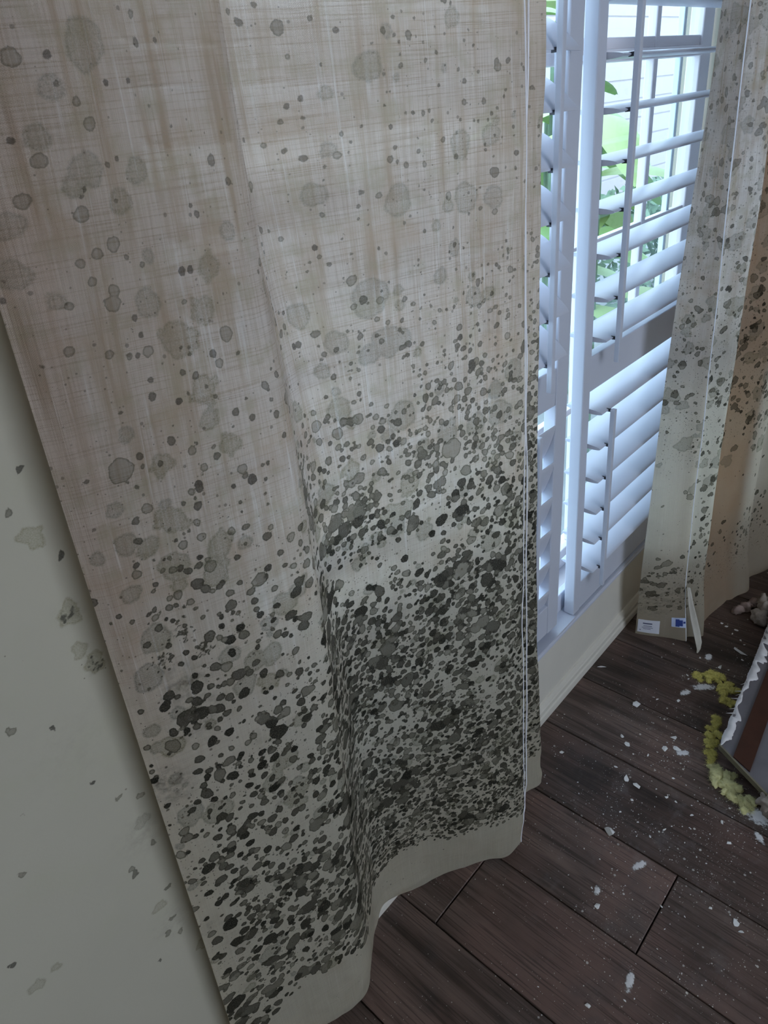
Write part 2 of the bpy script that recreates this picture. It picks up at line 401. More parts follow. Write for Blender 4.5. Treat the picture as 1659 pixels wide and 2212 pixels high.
wpart('shutter_frame_head', M_shutter, OX0, OX1, .640, .70, 2.21, 2.25, bev=.002)
wpart('jamb_lining', M_vinyl, OX0, OX1, .701, .85, .236, .262, bev=.002)
for a, b in ((OX0, OX0+.05), (2.01, 2.075)): wpart('sash_stile', M_vinyl, a, b, .765, .80, .262, 2.24, bev=.003)
wpart('sash_rail', M_vinyl, OX0, OX1, .765, .80, .262, .32, bev=.003)
wpart('meeting_rail', M_vinyl, OX0+.05, 2.01, .760, .785, 1.447, 1.468, bev=.002)
wpart('meeting_rail', M_vinyl, OX0+.05, 2.01, .770, .80, 1.468, 1.490, bev=.002)
for x in (.62, .92, 1.16, 1.46, 1.762): wpart('muntin', M_vinyl, x-.011, x+.011, .768, .79, .32, 2.2, bev=.003)
wpart('muntin', M_post, 1.915, 1.931, .775, .79, .32, 2.2, bev=.002)
for z in (.72, 1.10, 1.85): wpart('muntin', M_vinyl, OX0+.05, 2.01, .770, .788, z-.008, z+.008, bev=.002)
wpart('glass_pane', M_glass, OX0+.01, OX1-.005, .777, .779, .27, 2.2)

# ---------------------------------------------------------------- plantation shutters
def louver_mesh(L, tilt):
    bm = bmesh.new(); n = 20; pr_ = []
    for i in range(n):
        a = 2*math.pi*i/n; c, s = math.cos(a), math.sin(a)
        y = .0445*math.copysign(abs(c)**.85, c); z = .0055*s
        pr_.append((y*math.cos(tilt)-z*math.sin(tilt), y*math.sin(tilt)+z*math.cos(tilt)))
    extrude_x(bm, pr_, 0, L)
    bmesh.ops.recalc_face_normals(bm, faces=bm.faces)
    me = bpy.data.meshes.new('louver'); bm.to_mesh(me); bm.free(); me.materials.append(M_shutter); me.shade_smooth()
    me.set_sharp_from_angle(angle=math.radians(50)); return me
def shutter(name, label, x0, x1, tilt_hi, tilt_lo, rodx, zhi, zlo, sw=.046):
    """x0..x1 in the wall; root sits at the lower left corner of the leaf"""
    t = empty(name, (x0, .645, .247), label, 'shutter', None)
    W = x1-x0; T = .028
    H = 1.955
    def p(nm, *b, bev=.0025, mat=M_shutter): return bxo(nm, mat, t, *b, bev=bev)
    p('stile', 0, sw, 0, T, 0, H); p('stile', W-sw, W, 0, T, 0, H)
    zb = .353-.247-.02; m0, m1 = .842-.247, .921-.247
    p('bottom_rail', sw, W-sw, .002, T-.002, 0, .085, bev=.002)
    p('middle_rail', sw, W-sw, .002, T-.002, m0, m1, bev=.002)
    p('top_rail', sw, W-sw, .002, T-.002, H-.09, H, bev=.002)
    for zs_, ti in ((zhi, tilt_hi), (zlo, tilt_lo)):
        lm_ = louver_mesh(W-2*sw-.003, ti)
        for z in zs_:
            o = bpy.data.objects.new('louver', lm_); COL.objects.link(o); o.parent = t
            # front edge at local y -.030
            o.location = (sw+.0015, .0145, z-.247+.0445*math.sin(ti))
        yf = .0145-.0445*math.cos(ti)
        bmr = bmesh.new(); z0, z1 = (min(zs_)-.247-.05, max(zs_)-.247+(.03 if zs_ is zhi else .004))
        box(bmr, rodx-.0055, rodx+.0055, yf-.016, yf-.005, z0, z1, bev=.0015)
        rod = obj('tilt_rod', bmr, M_shutter, t)
        for z in zs_: bxo('staple', M_metal, rod, rodx-.0014, rodx+.0014, yf-.007, yf+.006, z-.247-.0035, z-.247+.0035)
    return t
ZHI = [.957+.0817*k for k in range(14)]
ZLO = [.375+.0843*k for k in range(6)]
# right-hand leaf, then the left-hand leaf that has dropped on its hinges
SR = shutter('plantation_shutter', 'white louvred shutter leaf with open slats, fully visible between the two curtains', 1.248, 2.078, math.radians(3), math.radians(4), .064, ZHI, ZLO, .032)
ZL2 = [z-.006 for z in ZHI]; 
SL = shutter('plantation_shutter', 'white louvred shutter leaf mostly hidden behind the big near curtain, only its right edge showing', .334, 1.214, math.radians(38), math.radians(-71), 1.088-.334, ZL2, [z+.004 for z in ZLO])
ang = math.radians(1.6); piv = Vector((1.213, .645, 1.55))
SL.matrix_world = Matrix.Translation(piv) @ Matrix.Rotation(ang, 4, 'Y') @ Matrix.Translation(-piv) @ Matrix.Translation((.334, .652, .262))

# ---------------------------------------------------------------- curtains
PROF = {
0.0:[(.105,.611),(.205,.588),(.330,.556),(.392,.592),(.470,.628),(.600,.588),(.700,.512),(.762,.488),(.778,.535),(.812,.512),(.835,.575),(.885,.560),(.930,.550),(.945,.605)],
0.5:[(.135,.606),(.215,.582),(.352,.545),(.400,.570),(.478,.610),(.590,.565),(.700,.512),(.768,.490),(.782,.535),(.815,.514),(.835,.575),(.880,.560),(.914,.550),(.920,.605)],
1.0:[(.165,.603),(.235,.574),(.376,.532),(.413,.556),(.475,.584),(.600,.548),(.705,.512),(.773,.491),(.785,.535),(.818,.515),(.835,.575),(.880,.560),(.912,.550),(.918,.605)],
1.5:[(.200,.600),(.285,.565),(.382,.524),(.411,.550),(.447,.575),(.600,.535),(.710,.510),(.779,.492),(.788,.535),(.822,.515),(.835,.575),(.880,.560),(.924,.550),(.925,.605)],
2.3:[(.260,.600),(.330,.565),(.396,.522),(.425,.548),(.462,.570),(.610,.530),(.715,.510),(.784,.492),(.792,.535),(.826,.515),(.835,.575),(.880,.560),(.924,.550),(.925,.605)]}
PROF2 = {
0.0:[(1.537,.594),(1.548,.560),(1.572,.505),(1.590,.466),(1.612,.470),(1.640,.436),(1.672,.462),(1.735,.440),(1.800,.415),(1.90,.40),(1.96,.425),(2.06,.385),(2.2,.42),(2.35,.39),(2.45,.55)],
0.25:[(1.500,.580),(1.520,.550),(1.552,.515),(1.580,.488),(1.605,.495),(1.655,.466),(1.690,.500),(1.750,.480),(1.820,.450),(1.90,.43),(1.97,.45),(2.08,.41),(2.2,.45),(2.35,.41),(2.45,.55)],
0.9:[(1.510,.572),(1.522,.550),(1.538,.525),(1.552,.496),(1.580,.500),(1.640,.468),(1.690,.520),(1.760,.500),(1.830,.450),(1.92,.44),(1.98,.47),(2.10,.43),(2.22,.48),(2.35,.43),(2.45,.55)],
1.5:[(1.548,.562),(1.540,.545),(1.530,.525),(1.512,.500),(1.545,.500),(1.625,.468),(1.690,.525),(1.760,.505),(1.830,.455),(1.92,.44),(1.98,.47),(2.10,.43),(2.22,.48),(2.35,.43),(2.45,.55)],
2.3:[(1.560,.560),(1.550,.545),(1.540,.525),(1.520,.500),(1.550,.500),(1.625,.470),(1.690,.525),(1.760,.505),(1.830,.455),(1.92,.44),(1.98,.47),(2.10,.43),(2.22,.48),(2.35,.43),(2.45,.55)]}
def catmull(P, t):
    K = len(P); i = np.minimum(t.astype(int), K-2); u = (t-i)[:, None]
    p0 = P[np.maximum(i-1, 0)]; p1 = P[i]; p2 = P[i+1]; p3 = P[np.minimum(i+2, K-1)]
    return .5*((2*p1)+(-p0+p2)*u+(2*p0-5*p1+4*p2-p3)*u*u+(-p0+3*p1-3*p2+p3)*u**3)
def ctrl(prof, z):
    keys = sorted(prof); Q = np.array([prof[k] for k in keys])
    j = max(0, min(len(keys)-2, int(np.searchsorted(keys, z)-1))); hh = keys[j+1]-keys[j]; w_ = (z-keys[j])/hh
    def d(a):
        a0, a1 = max(a-1, 0), min(a+1, len(keys)-1); return (Q[a1]-Q[a0])/(keys[a1]-keys[a0])
    return (2*w_**3-3*w_*w_+1)*Q[j]+(w_**3-2*w_*w_+w_)*hh*d(j)+(-2*w_**3+3*w_*w_)*Q[j+1]+(w_**3-w_*w_)*hh*d(j+1)
def cloth(prof, zs, du, zref=.8):
    K = len(next(iter(prof.values())))
    tt = np.linspace(0, K-1, 900); r = catmull(ctrl(prof, zref), tt)
    arc = np.concatenate([[0], np.cumsum(np.linalg.norm(np.diff(r, axis=0), axis=1))])
    n = int(arc[-1]/du)+1; us = np.linspace(0, arc[-1], n); ts = np.interp(us, arc, tt)
    P = np.zeros((len(zs), n, 3))
    for i, z in enumerate(zs): P[i, :, :2] = catmull(ctrl(prof, z), ts); P[i, :, 2] = z
    return P, us, ts
def vnoise(U, V, s, seed):
    """cheap smooth value noise on arrays"""
    r = np.random.default_rng(seed); g = r.uniform(-1, 1, (96, 96))
    x = (U*s) % 95; y = (V*s) % 95; i = x.astype(int); j = y.astype(int); fx = x-i; fy = y-j
    fx = fx*fx*(3-2*fx); fy = fy*fy*(3-2*fy)
    return (g[i, j]*(1-fx)+g[(i+1) % 96, j]*fx)*(1-fy)+(g[i, (j+1) % 96]*(1-fx)+g[(i+1) % 96, (j+1) % 96]*fx)*fy

# --- the big near curtain
zs = np.concatenate([np.arange(0, 1.56, .002), np.arange(1.56, 2.31, .01)])
P, us, ts = cloth(PROF, zs, .002)
U, Z = np.meshgrid(us, zs)
# soft ripples, gathers near the hem
rip = (.0030+.0035*np.clip(Z-.9, 0, .6))*vnoise(U*2.2+.3, Z*.35, 9, 1)+.004*np.clip(Z-.8, 0, 1)*vnoise(U*2.+.7, Z*.12, 22, 8)+.0016*vnoise(U*3., Z*.8, 14, 2)
low = np.exp(-Z/.16)
rip += low*(.010*vnoise(U+.2, Z*.6, 11, 3)+.004*vnoise(U, Z, 34, 4))
T = np.gradient(P[..., :2], axis=1); T /= np.linalg.norm(T, axis=2, keepdims=True)+1e-9
side = np.minimum(1, U/.02)
P[..., 0] += -T[..., 1]*rip*side; P[..., 1] += T[..., 0]*rip*side
# hem line rises and falls a little off the boards
hem = .004+.016*np.clip(np.sin(us*19+1.2), 0, 1)**2+.010*np.clip(vnoise(us, us*0, 16, 9), 0, 1)
P[..., 2] = Z + hem[None, :]*np.exp(-Z/.05)
SPOTS = '147,1200,13.7,o;147,1170,11.1,o;164,1140,11.4,o;92,1140,11.6,o;54,1145,12,b;92,1080,14.5,o;133,1035,15,r;44,1070,12.6,p;37,1015,11.1,p;75,1390,13.9,p;120,1385,10.9,p;62,1380,8.7,p;62,1445,9.6,p;95,1470,17.6,p;46,1415,9.5,p;13,1325,12.2,p;18,1360,10.8,p;99,1365,10.9,p;35,1300,7,r;107,1285,13.2,p;164,1270,11.7,o;129,1250,17,o;177,1305,11.6,o;182,1245,7.3,b;205,1330,9,p;194,930,16.4,p;214,940,12.1,p;169,870,14.2,r;147,870,15.9,p;160,830,12.9,o;120,895,13.3,p;129,840,15,p;75,830,9.3,d;78,945,12.7,s;95,915,12,s;49,920,14,s;570,1365,15.3,p;614,1370,12.2,p;576,1310,17.9,p;616,1305,13.5,p;438,1225,22.1,p;361,1225,14.7,p;385,1105,15.7,p;463,1070,20.2,p;351,1095,7.8,b;466,970,16.3,r;452,1170,19.3,p;398,1340,12.5,p;480,1320,16.7,p;75,1290,7,b;78,1300,5.2,b;64,1060,11.7,r;120,1000,11.3,r;124,1005,14.3,r;85,1005,9.1,o;103,1000,7.1,d;388,1020,13,o;344,1005,15.1,r;531,1230,10.5,p;584,1195,13.5,p;470,1170,13.8,p;395,1185,14.2,p;430,1160,13.5,p;621,1030,19.8,p;579,1025,16.8,p;531,1025,16.4,p;644,1085,15.7,p;537,1000,15.4,b;73,830,29,h;64,880,25.1,h;19,740,25,h;11,755,18.5,h;18,835,10.4,p;395,955,14.7,p;441,910,16.7,p;486,885,15.9,p;600,825,18.7,p;138,665,16,r;164,690,17,r;62,665,19.9,p;164,615,16.7,r;85,1335,6.1,m;64,1360,6.1,m;62,1310,3.9,m;70,1330,4.8,m;56,1325,3.9,m;44,1400,5.6,m;29,1375,5.6,m;42,1465,6.1,m;64,1465,3.1,d;107,1445,2.6,d;129,1445,2.2,d;78,1435,3.5,m;31,1415,2.6,d;103,1395,2.2,d;85,1420,5.2,m;147,1305,4,d;156,1305,3.5,d;92,1275,3.1,d;95,1260,2.7,d;164,1230,4.1,d;169,1220,4.6,m;95,1205,4.1,d;129,1220,3.2,d;35,1260,4.4,m;64,1250,4,m;99,1245,5.3,m;42,1295,3.5,m;120,1195,3.6,d;177,1170,4.2,d;194,1160,3.8,d;182,1095,5.9,d;173,1110,5.8,m;160,1095,2.9,d;124,1105,4.3,d;124,1110,4.3,d;70,1100,5.7,b;124,1145,4.7,m;133,1125,4.3,m;160,950,4.8,d;124,915,6.5,d;138,925,5.4,d;182,985,4.7,d;177,975,4.2,d;129,990,3.6,d;70,965,3.1,d;64,970,2.6,d;111,1030,3.5,d;82,1025,4.5,m;120,1015,7.1,b;353,1195,4.2,d;358,985,5.3,d;346,1195,3.7,d;576,1110,7.5,d;634,1135,5.1,m;558,1150,4.3,d;499,875,6,d;364,940,11,d;349,930,7.3,d;388,955,6.1,d;434,1060,5.3,d;430,1035,6,d;378,1040,4.6,d;452,1035,5.4,d;342,1040,4.5,d;349,1035,4,d;430,1225,4.9,d;419,1220,3.8,m;391,1290,3.1,d;549,1315,4.7,m;448,1220,4.5,m'
S = Stains(us, zs)
KIND = {'o': ('a', .0), 'p': ('a', .55), 'r': ('a', .3), 'b': ('b', .95), 'd': ('b', .08), 'm': ('b', 1.)}
for rec in SPOTS.split(';'):
    a, b, r, k = rec.split(','); a = float(a)/1000; b = float(b)/1000; r = float(r)/1000
    if k == 'h': S.blotch(a, b, r, 1.0); continue
    if k == 's':
        for _ in range(60):
            q1 = RNG.normal(0, .45, 2)*r; S.stamp('b', a+q1[0], b+q1[1], RNG.uniform(.0007, .0014), .4)
        continue
    ly, tn = KIND[k]
    S.stamp(ly, a, b, r, min(1, max(0, tn+RNG.uniform(-.12, .25))), .10)
    if k in 'or':
        for _ in range(4):
            th = RNG.uniform(0, 6.28); S.stamp('a', a+r*math.cos(th), b+r*math.sin(th), r*RNG.uniform(.25, .5), tn, .2)
def lowedge(u):      # height where the stains stop above the clean hem
    return np.interp(u, [0, .1, .2, .27, .33, .42, .5, .6, .67, .76, .96], [.15, .17, .17, .15, .13, .14, .14, .135, .12, .13, .10])
def dens_big(u, z):   # expected dark colonies per square metre
    right = np.clip((u-.24)/.06, 0, 1)
    dl = np.interp(z, [0, .35, .55, .75, .95, 1.1, 1.3, 1.6], [17500, 17500, 15000, 9500, 4500, 2200, 900, 250])
    dr = np.interp(z, [0, .3, .6, .8, .92, 1.02, 1.15, 1.3, 1.6], [42000, 38000, 30000, 23000, 19000, 14000, 8500, 3200, 900])
    return dl*(1-right)+dr*right
area_ = us[-1]*1.58
MAXD = 42000
for _ in range(int(MAXD*area_)):
    u_, z_ = RNG.uniform(0, us[-1]), RNG.uniform(0, 1.58)
    dn = dens_big(u_, z_)
    cl = float(vnoise(np.array(u_+1.), np.array(z_+1.), 22, 5)); cl2 = float(vnoise(np.array(u_+1.), np.array(z_+1.), 7, 6))
    dn *= max(.05, 1+.75*cl+.45*cl2)
    if u_ < .045 and z_ > .35: dn *= .25
    if RNG.uniform()*MAXD > dn or z_ < lowedge(u_)+RNG.exponential(.006)+.01*cl: continue
    right = u_ > .27
    rr = RNG.lognormal(math.log(.0038 if right else .0043), .52)
    if not right: rr *= np.interp(z_, [.2, .5, .9], [1.35, 1.15, .9])
    rr = min(rr, .0125); tone = RNG.beta(1.0, 1.9)
    ii, jj = min(len(zs)-1, int(np.searchsorted(zs, z_))), min(len(us)-1, int(np.searchsorted(us, u_)))
    if S.sb[ii, jj] > -rr*550 and RNG.uniform() < .85: continue
    if z_ > .95: rr *= float(np.interp(z_, [.95, 1.25], [.95, .5])); tone = min(1, tone+.25)
    if z_ < .32 and right: rr *= .82
    S.stamp('b', u_, z_, rr, tone, .11, RNG.uniform(1, 1.35), RNG.uniform(0, 3.14))
for _ in range(1500):
    u_, z_ = RNG.uniform(0, us[-1]), RNG.uniform(.12, 1.5)
    if z_ < lowedge(u_)+.01: continue
    dn = np.interp(z_, [0, .5, .9, 1.2, 1.6], [.55, .55, .42, .16, .10])
    if u_ < .24: dn *= .65
    if RNG.uniform() > dn: continue
    S.stamp('a', u_, z_, min(.018, RNG.lognormal(math.log(.0085), .4)), RNG.uniform(0, 1), .12)
for _ in range(50): S.blotch(RNG.uniform(0, us[-1]), RNG.uniform(.2, .8), RNG.uniform(.01, .03), RNG.uniform(.2, .55))
S.haze *= (Z > lowedge(U))
me, q = grid_mesh('cloth', P); add_uv(me, q, np.stack([U, Z], -1)); S.write(me)
fine = np.interp(Z, [0, .5, .9, 1.2, 1.6], [.55, .5, .35, .16, .07])*(Z > lowedge(U)+.008)*(.55+.45*vnoise(U+2, Z+2, 13, 8))
fine += .02*(Z <= lowedge(U))*(Z > .06)
add_attr(me, 'fine', fine)
add_attr(me, 'open', np.clip((Z-.72)/.35, 0, 1)*.9+.1)
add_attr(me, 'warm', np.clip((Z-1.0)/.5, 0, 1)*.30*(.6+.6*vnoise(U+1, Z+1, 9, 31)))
CU = empty('curtain', (.5, .56, 0), 'large near linen curtain peppered with grey-green mould that thickens towards its hem', 'curtain')
def kid(o, par):
    o.parent = par; o.matrix_parent_inverse = Matrix.Translation(par.location).inverted(); return o
kid(link('cloth', me, M_cloth, None, True), CU)
# doubled side hem along the left edge, a second layer just behind the cloth
def strip(i0, i1, off, zlo=0, zhi=9):
    rows = np.arange(0, len(zs), 4); rows = rows[(zs[rows] >= zlo) & (zs[rows] <= zhi)]
    Q = P[rows][:, i0:i1].copy(); t_ = T[rows][:, i0:i1]
    Q[..., 0] += -t_[..., 1]*off; Q[..., 1] += t_[..., 0]*off
    return Q, rows
def hem_mesh(name, Q, rows, i0, i1):
    h_, qq = grid_mesh(name, Q); add_uv(h_, qq, np.stack([U[rows][:, i0:i1], Z[rows][:, i0:i1]], -1))
    for nm, v in (('sa', -9), ('sb', -9), ('ta', 0), ('tb', 0), ('haze', 0), ('fine', .1), ('open', .1), ('warm', 0)): add_attr(h_, nm, np.full(Q.shape[:2], v, float))
    return h_
Q, rows = strip(0, 21, .003); kid(link('side_hem', hem_mesh('side_hem', Q, rows, 0, 21), M_cloth, None, True), CU)
Q, rows = strip(21, 372, .003, .012, .115); kid(link('bottom_hem', hem_mesh('bottom_hem', Q, rows, 21, 372), M_cloth, None, True), CU)
# bright selvedge cords on the two vertical folds
M_cord = plain('selvedge_thread', (.85, .86, .92), .8, .05, 60)
def cord(ti, off, r=.0011):
    k = int(np.argmin(np.abs(ts-ti))); bm = bmesh.new(); prev = None
    for i in range(0, len(zs), 6):
        x, y, z = P[i, k]; y -= off; x += .0006*math.sin(z*23)
        ring = [bm.verts.new((x+r*math.cos(a), y+r*math.sin(a), z)) for a in (0, 1.05, 2.1, 3.14, 4.19, 5.24)]
        if prev:
            for j in range(6): bm.faces.new((prev[j], prev[(j+1) % 6], ring[(j+1) % 6], ring[j]))
        prev = ring
    return obj('selvedge', bm, M_cord, None, True)
kid(cord(7.05, .0005), CU); kid(cord(9.0, .0005, .0014), CU)

# --- the far curtain
zs2 = np.concatenate([np.arange(0, 1.58, .003), np.arange(1.58, 2.31, .01)])
P2, us2, ts2 = cloth(PROF2, zs2, .003)
U2, Z2 = np.meshgrid(us2, zs2)
T2 = np.gradient(P2[..., :2], axis=1); T2 /= np.linalg.norm(T2, axis=2, keepdims=True)+1e-9
rip = .003*vnoise(U2*2, Z2*.5, 12, 21)+.006*np.exp(-Z2/.12)*vnoise(U2, Z2*.6, 16, 22)
P2[..., 0] += -T2[..., 1]*rip; P2[..., 1] += T2[..., 0]*rip
tt2 = ts2[None, :]*np.ones_like(Z2)
liftp = np.interp(ts2, [0, 3.5, 4.2, 5, 5.8, 6.4, 7, 7.6, 8.3, 9, 14], [.008, .004, -.004, .0, .012, .004, .025, .055, .035, .02, .01])
P2[..., 2] = Z2 + np.clip(liftp, .003, 1)[None, :]*np.exp(-Z2/.12)
S2 = Stains(us2, zs2)
ub = lambda t: float(np.interp(t, ts2, us2))
u3, u5, u8 = ub(3.2), ub(5.2), ub(8.5)
for _ in range(5200):
    u_, z_ = RNG.uniform(0, us2[-1]), RNG.uniform(.06, 1.6)
    if u_ < u3:
        dn = np.interp(z_, [0, .09, .12, .20, .26, .33, .5, .66, .74, .9, 1.2, 1.6], [0, 0, .9, 1., .5, .0, .02, .06, .45, .6, .5, .4])
    elif u_ < u5:
        dn = np.interp(z_, [0, .09, .12, .6, .9, 1.6], [0, 0, .8, .8, .7, .45])
    else:
        dn = np.interp(z_, [0, .16, .2, .3, .34, .5, .56, 1.1, 1.6], [0, 0, .5, .5, .03, .04, .8, .9, .5])
    cl = float(vnoise(np.array(u_+1.), np.array(z_+1.), 20, 15))
    if RNG.uniform() > dn*max(.1, 1+.8*cl): continue
    S2.stamp('b', u_, z_, min(.009, RNG.lognormal(math.log(.0038), .4)), RNG.beta(1.5, 1.4) if u_ > u3 else RNG.uniform(.3, 1), .2, RNG.uniform(1, 1.4), RNG.uniform(0, 3))
for _ in range(420):
    u_, z_ = RNG.uniform(0, us2[-1]), RNG.uniform(.5, 1.6)
    S2.stamp('a', u_, z_, RNG.uniform(.006, .02), RNG.uniform(.2, 1), .25)
for _ in range(8): S2.blotch(RNG.uniform(.01, ub(2.8)), RNG.uniform(.12, .22), .028, .7)
me, q = grid_mesh('cloth', P2); add_uv(me, q, np.stack([U2, Z2], -1)); S2.write(me)
add_attr(me, 'fine', np.interp(Z2, [0, .1, .12, .25, .3, .55, .6, 1.6], [0, 0, .4, .4, .03, .05, .4, .35])); add_attr(me, 'open', np.full(Z2.shape, .6))
add_attr(me, 'warm', np.interp(tt2, [0, 2.2, 3.0, 3.05, 5.2, 5.5, 8, 8.4, 14], [.0, .25, .3, 0, .0, .85, .75, .4, .4]))
CF = empty('curtain', (1.75, .5, 0), 'far mould-spotted curtain at the right edge with labels sewn near its hem', 'curtain')
kid(link('cloth', me, M_cloth2, None, True), CF)
j0, j1 = int(np.argmin(np.abs(ts2-5.3))), int(np.argmin(np.abs(ts2-8.2)))
Q = P2[::4, j0:j1].copy(); Q[..., 1] += .022; Q = Q[3:]
lm_, lq = grid_mesh('lining', Q); add_uv(lm_, lq, np.stack([U2, Z2], -1)[::4, j0:j1][3:])
for nm, v in (('sa', -9), ('sb', -9), ('ta', 0), ('tb', 0), ('haze', 0), ('fine', 0), ('open', .1), ('warm', .6)): add_attr(lm_, nm, np.full(Q.shape[:2], v, float))
kid(link('lining', lm_, M_cloth2, None, True), CF)
k = int(np.argmin(np.abs(ts2-3.0))); bm = bmesh.new(); prev = None
for i in range(0, len(zs2), 4):
    x, y, z = P2[i, k]; ring = [bm.verts.new((x+.0013*math.cos(a), y-.0006+.0013*math.sin(a), z)) for a in (0, 1.57, 3.14, 4.71)]
    if prev:
        for j in range(4): bm.faces.new((prev[j], prev[(j+1) % 4], ring[(j+1) % 4], ring[j]))
    prev = ring
kid(obj('selvedge', bm, M_cord, None, True), CF)
# loose strip of hem tape hanging at the front fold and curling on the floor
M_tape = plain('hem_tape', (.50, .475, .42), .85, .08, 60)
pts = []
for z, x, y, wd, dz in ((.20, 1.578, .484, .012, 0), (.14, 1.582, .475, .020, 0), (.09, 1.588, .466, .026, 0), (.05, 1.590, .455, .027, 0), (.02, 1.584, .442, .024, 0), (.008, 1.572, .432, .014, 0), (.004, 1.562, .426, .003, 0)):
    pts.append([(x+wd*a*.45-.002, y-.004-.6*wd*a+.004*math.sin(a*3), z+dz) for a in np.linspace(0, 1, 6)])
Q = np.array(pts); tm_, _ = grid_mesh('hem_tape', Q); o = link('hem_tape', tm_, M_tape, None, True); kid(o, CF)
md = o.modifiers.new('s', 'SOLIDIFY'); md.thickness = .0012
# sewn labels
def patch(name, t0, t1, z0, z1, off, mat, n=10):
    Q = np.zeros((n, n, 3))
    for a, z in enumerate(np.linspace(z0, z1, n)):
        fi = float(np.interp(z, zs2, np.arange(len(zs2)))); i = min(int(fi), len(zs2)-2); fi -= i
        for b, t in enumerate(np.linspace(t0, t1, n)):
            fj = float(np.interp(t, ts2, np.arange(len(ts2)))); j = min(int(fj), len(ts2)-2); fj -= j
            p_ = (P2[i, j]*(1-fj)+P2[i, j+1]*fj)*(1-fi)+(P2[i+1, j]*(1-fj)+P2[i+1, j+1]*fj)*fi; d_ = T2[i, j]
            Q[a, b] = (p_[0]+d_[1]*off, p_[1]-d_[0]*off, p_[2])
    m_, _ = grid_mesh(name, Q); return m_
M_label = plain('label_satin', (.74, .76, .84), .5, .03, 40); M_labelb = plain('label_pale_blue', (.50, .58, .80), .5, .1, 60)
M_ink = plain('label_ink', (.10, .11, .20), .6, .1, 60); M_blue = plain('label_blue_weave', (.03, .06, .26), .6, .3, 90)
lab = kid(link('care_label', patch('care_label', .2, 1.5, .014, .072, .0025, M_label), M_label, None, True), CF); lab['label'] = 'white printed label'
for t0, t1, z0, z1 in ((.6, 1.15, .054, .0595), (.65, 1.15, .044, .0465), (.55, 1.2, .037, .039), (.65, 1.1, .031, .033), (.4, .5, .024, .027)):
    k_ = link('printed_line', patch('printed_line', t0, t1, z0, z1, .0033, M_ink, 5), M_ink); k_.parent = lab; k_.matrix_parent_inverse = Matrix.Identity(4)
lb = kid(link('brand_label', patch('brand_label', 2.05, 3.0, .052, .088, .0025, M_labelb), M_labelb, None, True), CF); lb['label'] = 'pale blue woven label'
for t0, t1, z0, z1 in ((2.28, 2.5, .055, .083), (2.5, 2.72, .058, .080), (2.76, 2.94, .068, .075)):
    k_ = link('woven_mark', patch('woven_mark', t0, t1, z0, z1, .0033, M_blue, 5), M_blue); k_.parent = lb; k_.matrix_parent_inverse = Matrix.Identity(4)

# ---------------------------------------------------------------- rubble on the floor
def chip_mesh(r, seed, flat=.5):
    rr = random.Random(seed); bm = bmesh.new(); pts = []
    el = rr.uniform(.6, 1.)
    for _ in range(11):
        v = Vector((rr.gauss(0, 1), rr.gauss(0, 1), rr.gauss(0, 1))).normalized()
        pts.append(Vector((v.x*r, v.y*r*el, (v.z*flat+flat)*r*.8)))
    hull(bm, pts); bm.normal_update()
    zmin = min(v.co.z for v in bm.verts)
    for v in bm.verts: v.co.z -= zmin
    me = bpy.data.meshes.new('chip'); bm.to_mesh(me); bm.free(); me.materials.append(M_plaster); return me
BIG = [(1.284,.473,.0115,'chunky white plaster lump on the board seam nearest the baseboard'),
 (.906,.36,.0140,'thick squared lump of white plaster lying alone on the seam nearest the camera'),
 (1.054,.367,.0100,'white plaster nugget with a pale streak trailing beside it'),
 (1.059,.394,.0110,'jagged flat white plaster flake just beside the streaked nugget'),
 (1.236,.357,.0105,'elongated crumbling plaster flake in the cluster between the board seams'),
 (1.194,.359,.0095,'lower left plaster flake of the crumbling cluster between the seams'),
 (1.212,.337,.0105,'lower right plaster flake of the crumbling cluster between the seams'),
 (1.175,.24,.0080,'small pointed plaster chip lying left of the insulation tip'),
 (1.170,.457,.0075,'small oval white plaster chip, leftmost of the mid-floor chips'),
 (1.153,.436,.0085,'narrow slanting plaster chip just below the small oval one'),
 (1.359,.609,.0115,'pale sliver of plaster lying near the baseboard under the window'),
 (1.543,.355,.0110,'small rectangular white paper-faced chip above the yellow insulation'),
 (1.634,.333,.0200,'long white plaster shard leaning towards the torn board edge'),
 (1.034,.55,.0070,'grey dusty lump beside the near curtain hem'),
 (.747,.307,.0085,'thin white plaster scrape chip on the middle of the nearest boards'),
 (.882,.091,.0080,'starry white plaster crumb near the right edge beside the lower seam')]
for i, (x, y, r, lb_) in enumerate(BIG):
    o = bpy.data.objects.new('plaster_chip', chip_mesh(r, i, .28 if i not in (0, 1) else .62)); COL.objects.link(o)
    o.location = (x, y, 0); o.rotation_euler = (0, 0, random.Random(i+50).uniform(0, 6)); tag(o, lb_, 'plaster chip')
    if i in (10, 12): o.scale = (1.15, .42, .8); o.rotation_euler = (0, 0, -1.9 if i == 12 else -.9)
    if i == 11: o.scale = (1., .6, .5)
SM = [(1.151,.383,.005),(1.074,.428,.005),(1.012,.359,.005),(1.067,.281,.005),(1.067,.302,.006),(1.124,.31,.004),(1.336,.45,.0045),(1.334,.439,.005),(1.361,.394,.007),(.969,.366,.004),(.968,.325,.004),(.953,.29,.004),(1.056,.241,.005),(.986,.273,.0055),(1.078,.185,.007),(1.038,.157,.007),(.774,.332,.004),(.825,.211,.004),(.871,.077,.006),(.626,.192,.0035),(.577,.237,.007),(.88,.137,.0045),(1.549,.411,.005),(1.465,.412,.005),(1.453,.404,.004),(1.452,.376,.0045),(1.605,.317,.006),(1.562,.49,.004),(1.728,.414,.006),(1.721,.399,.006),(1.72,.372,.007),(1.698,.375,.005),(1.683,.347,.005),(1.67,.333,.005)]
rr = random.Random(5)
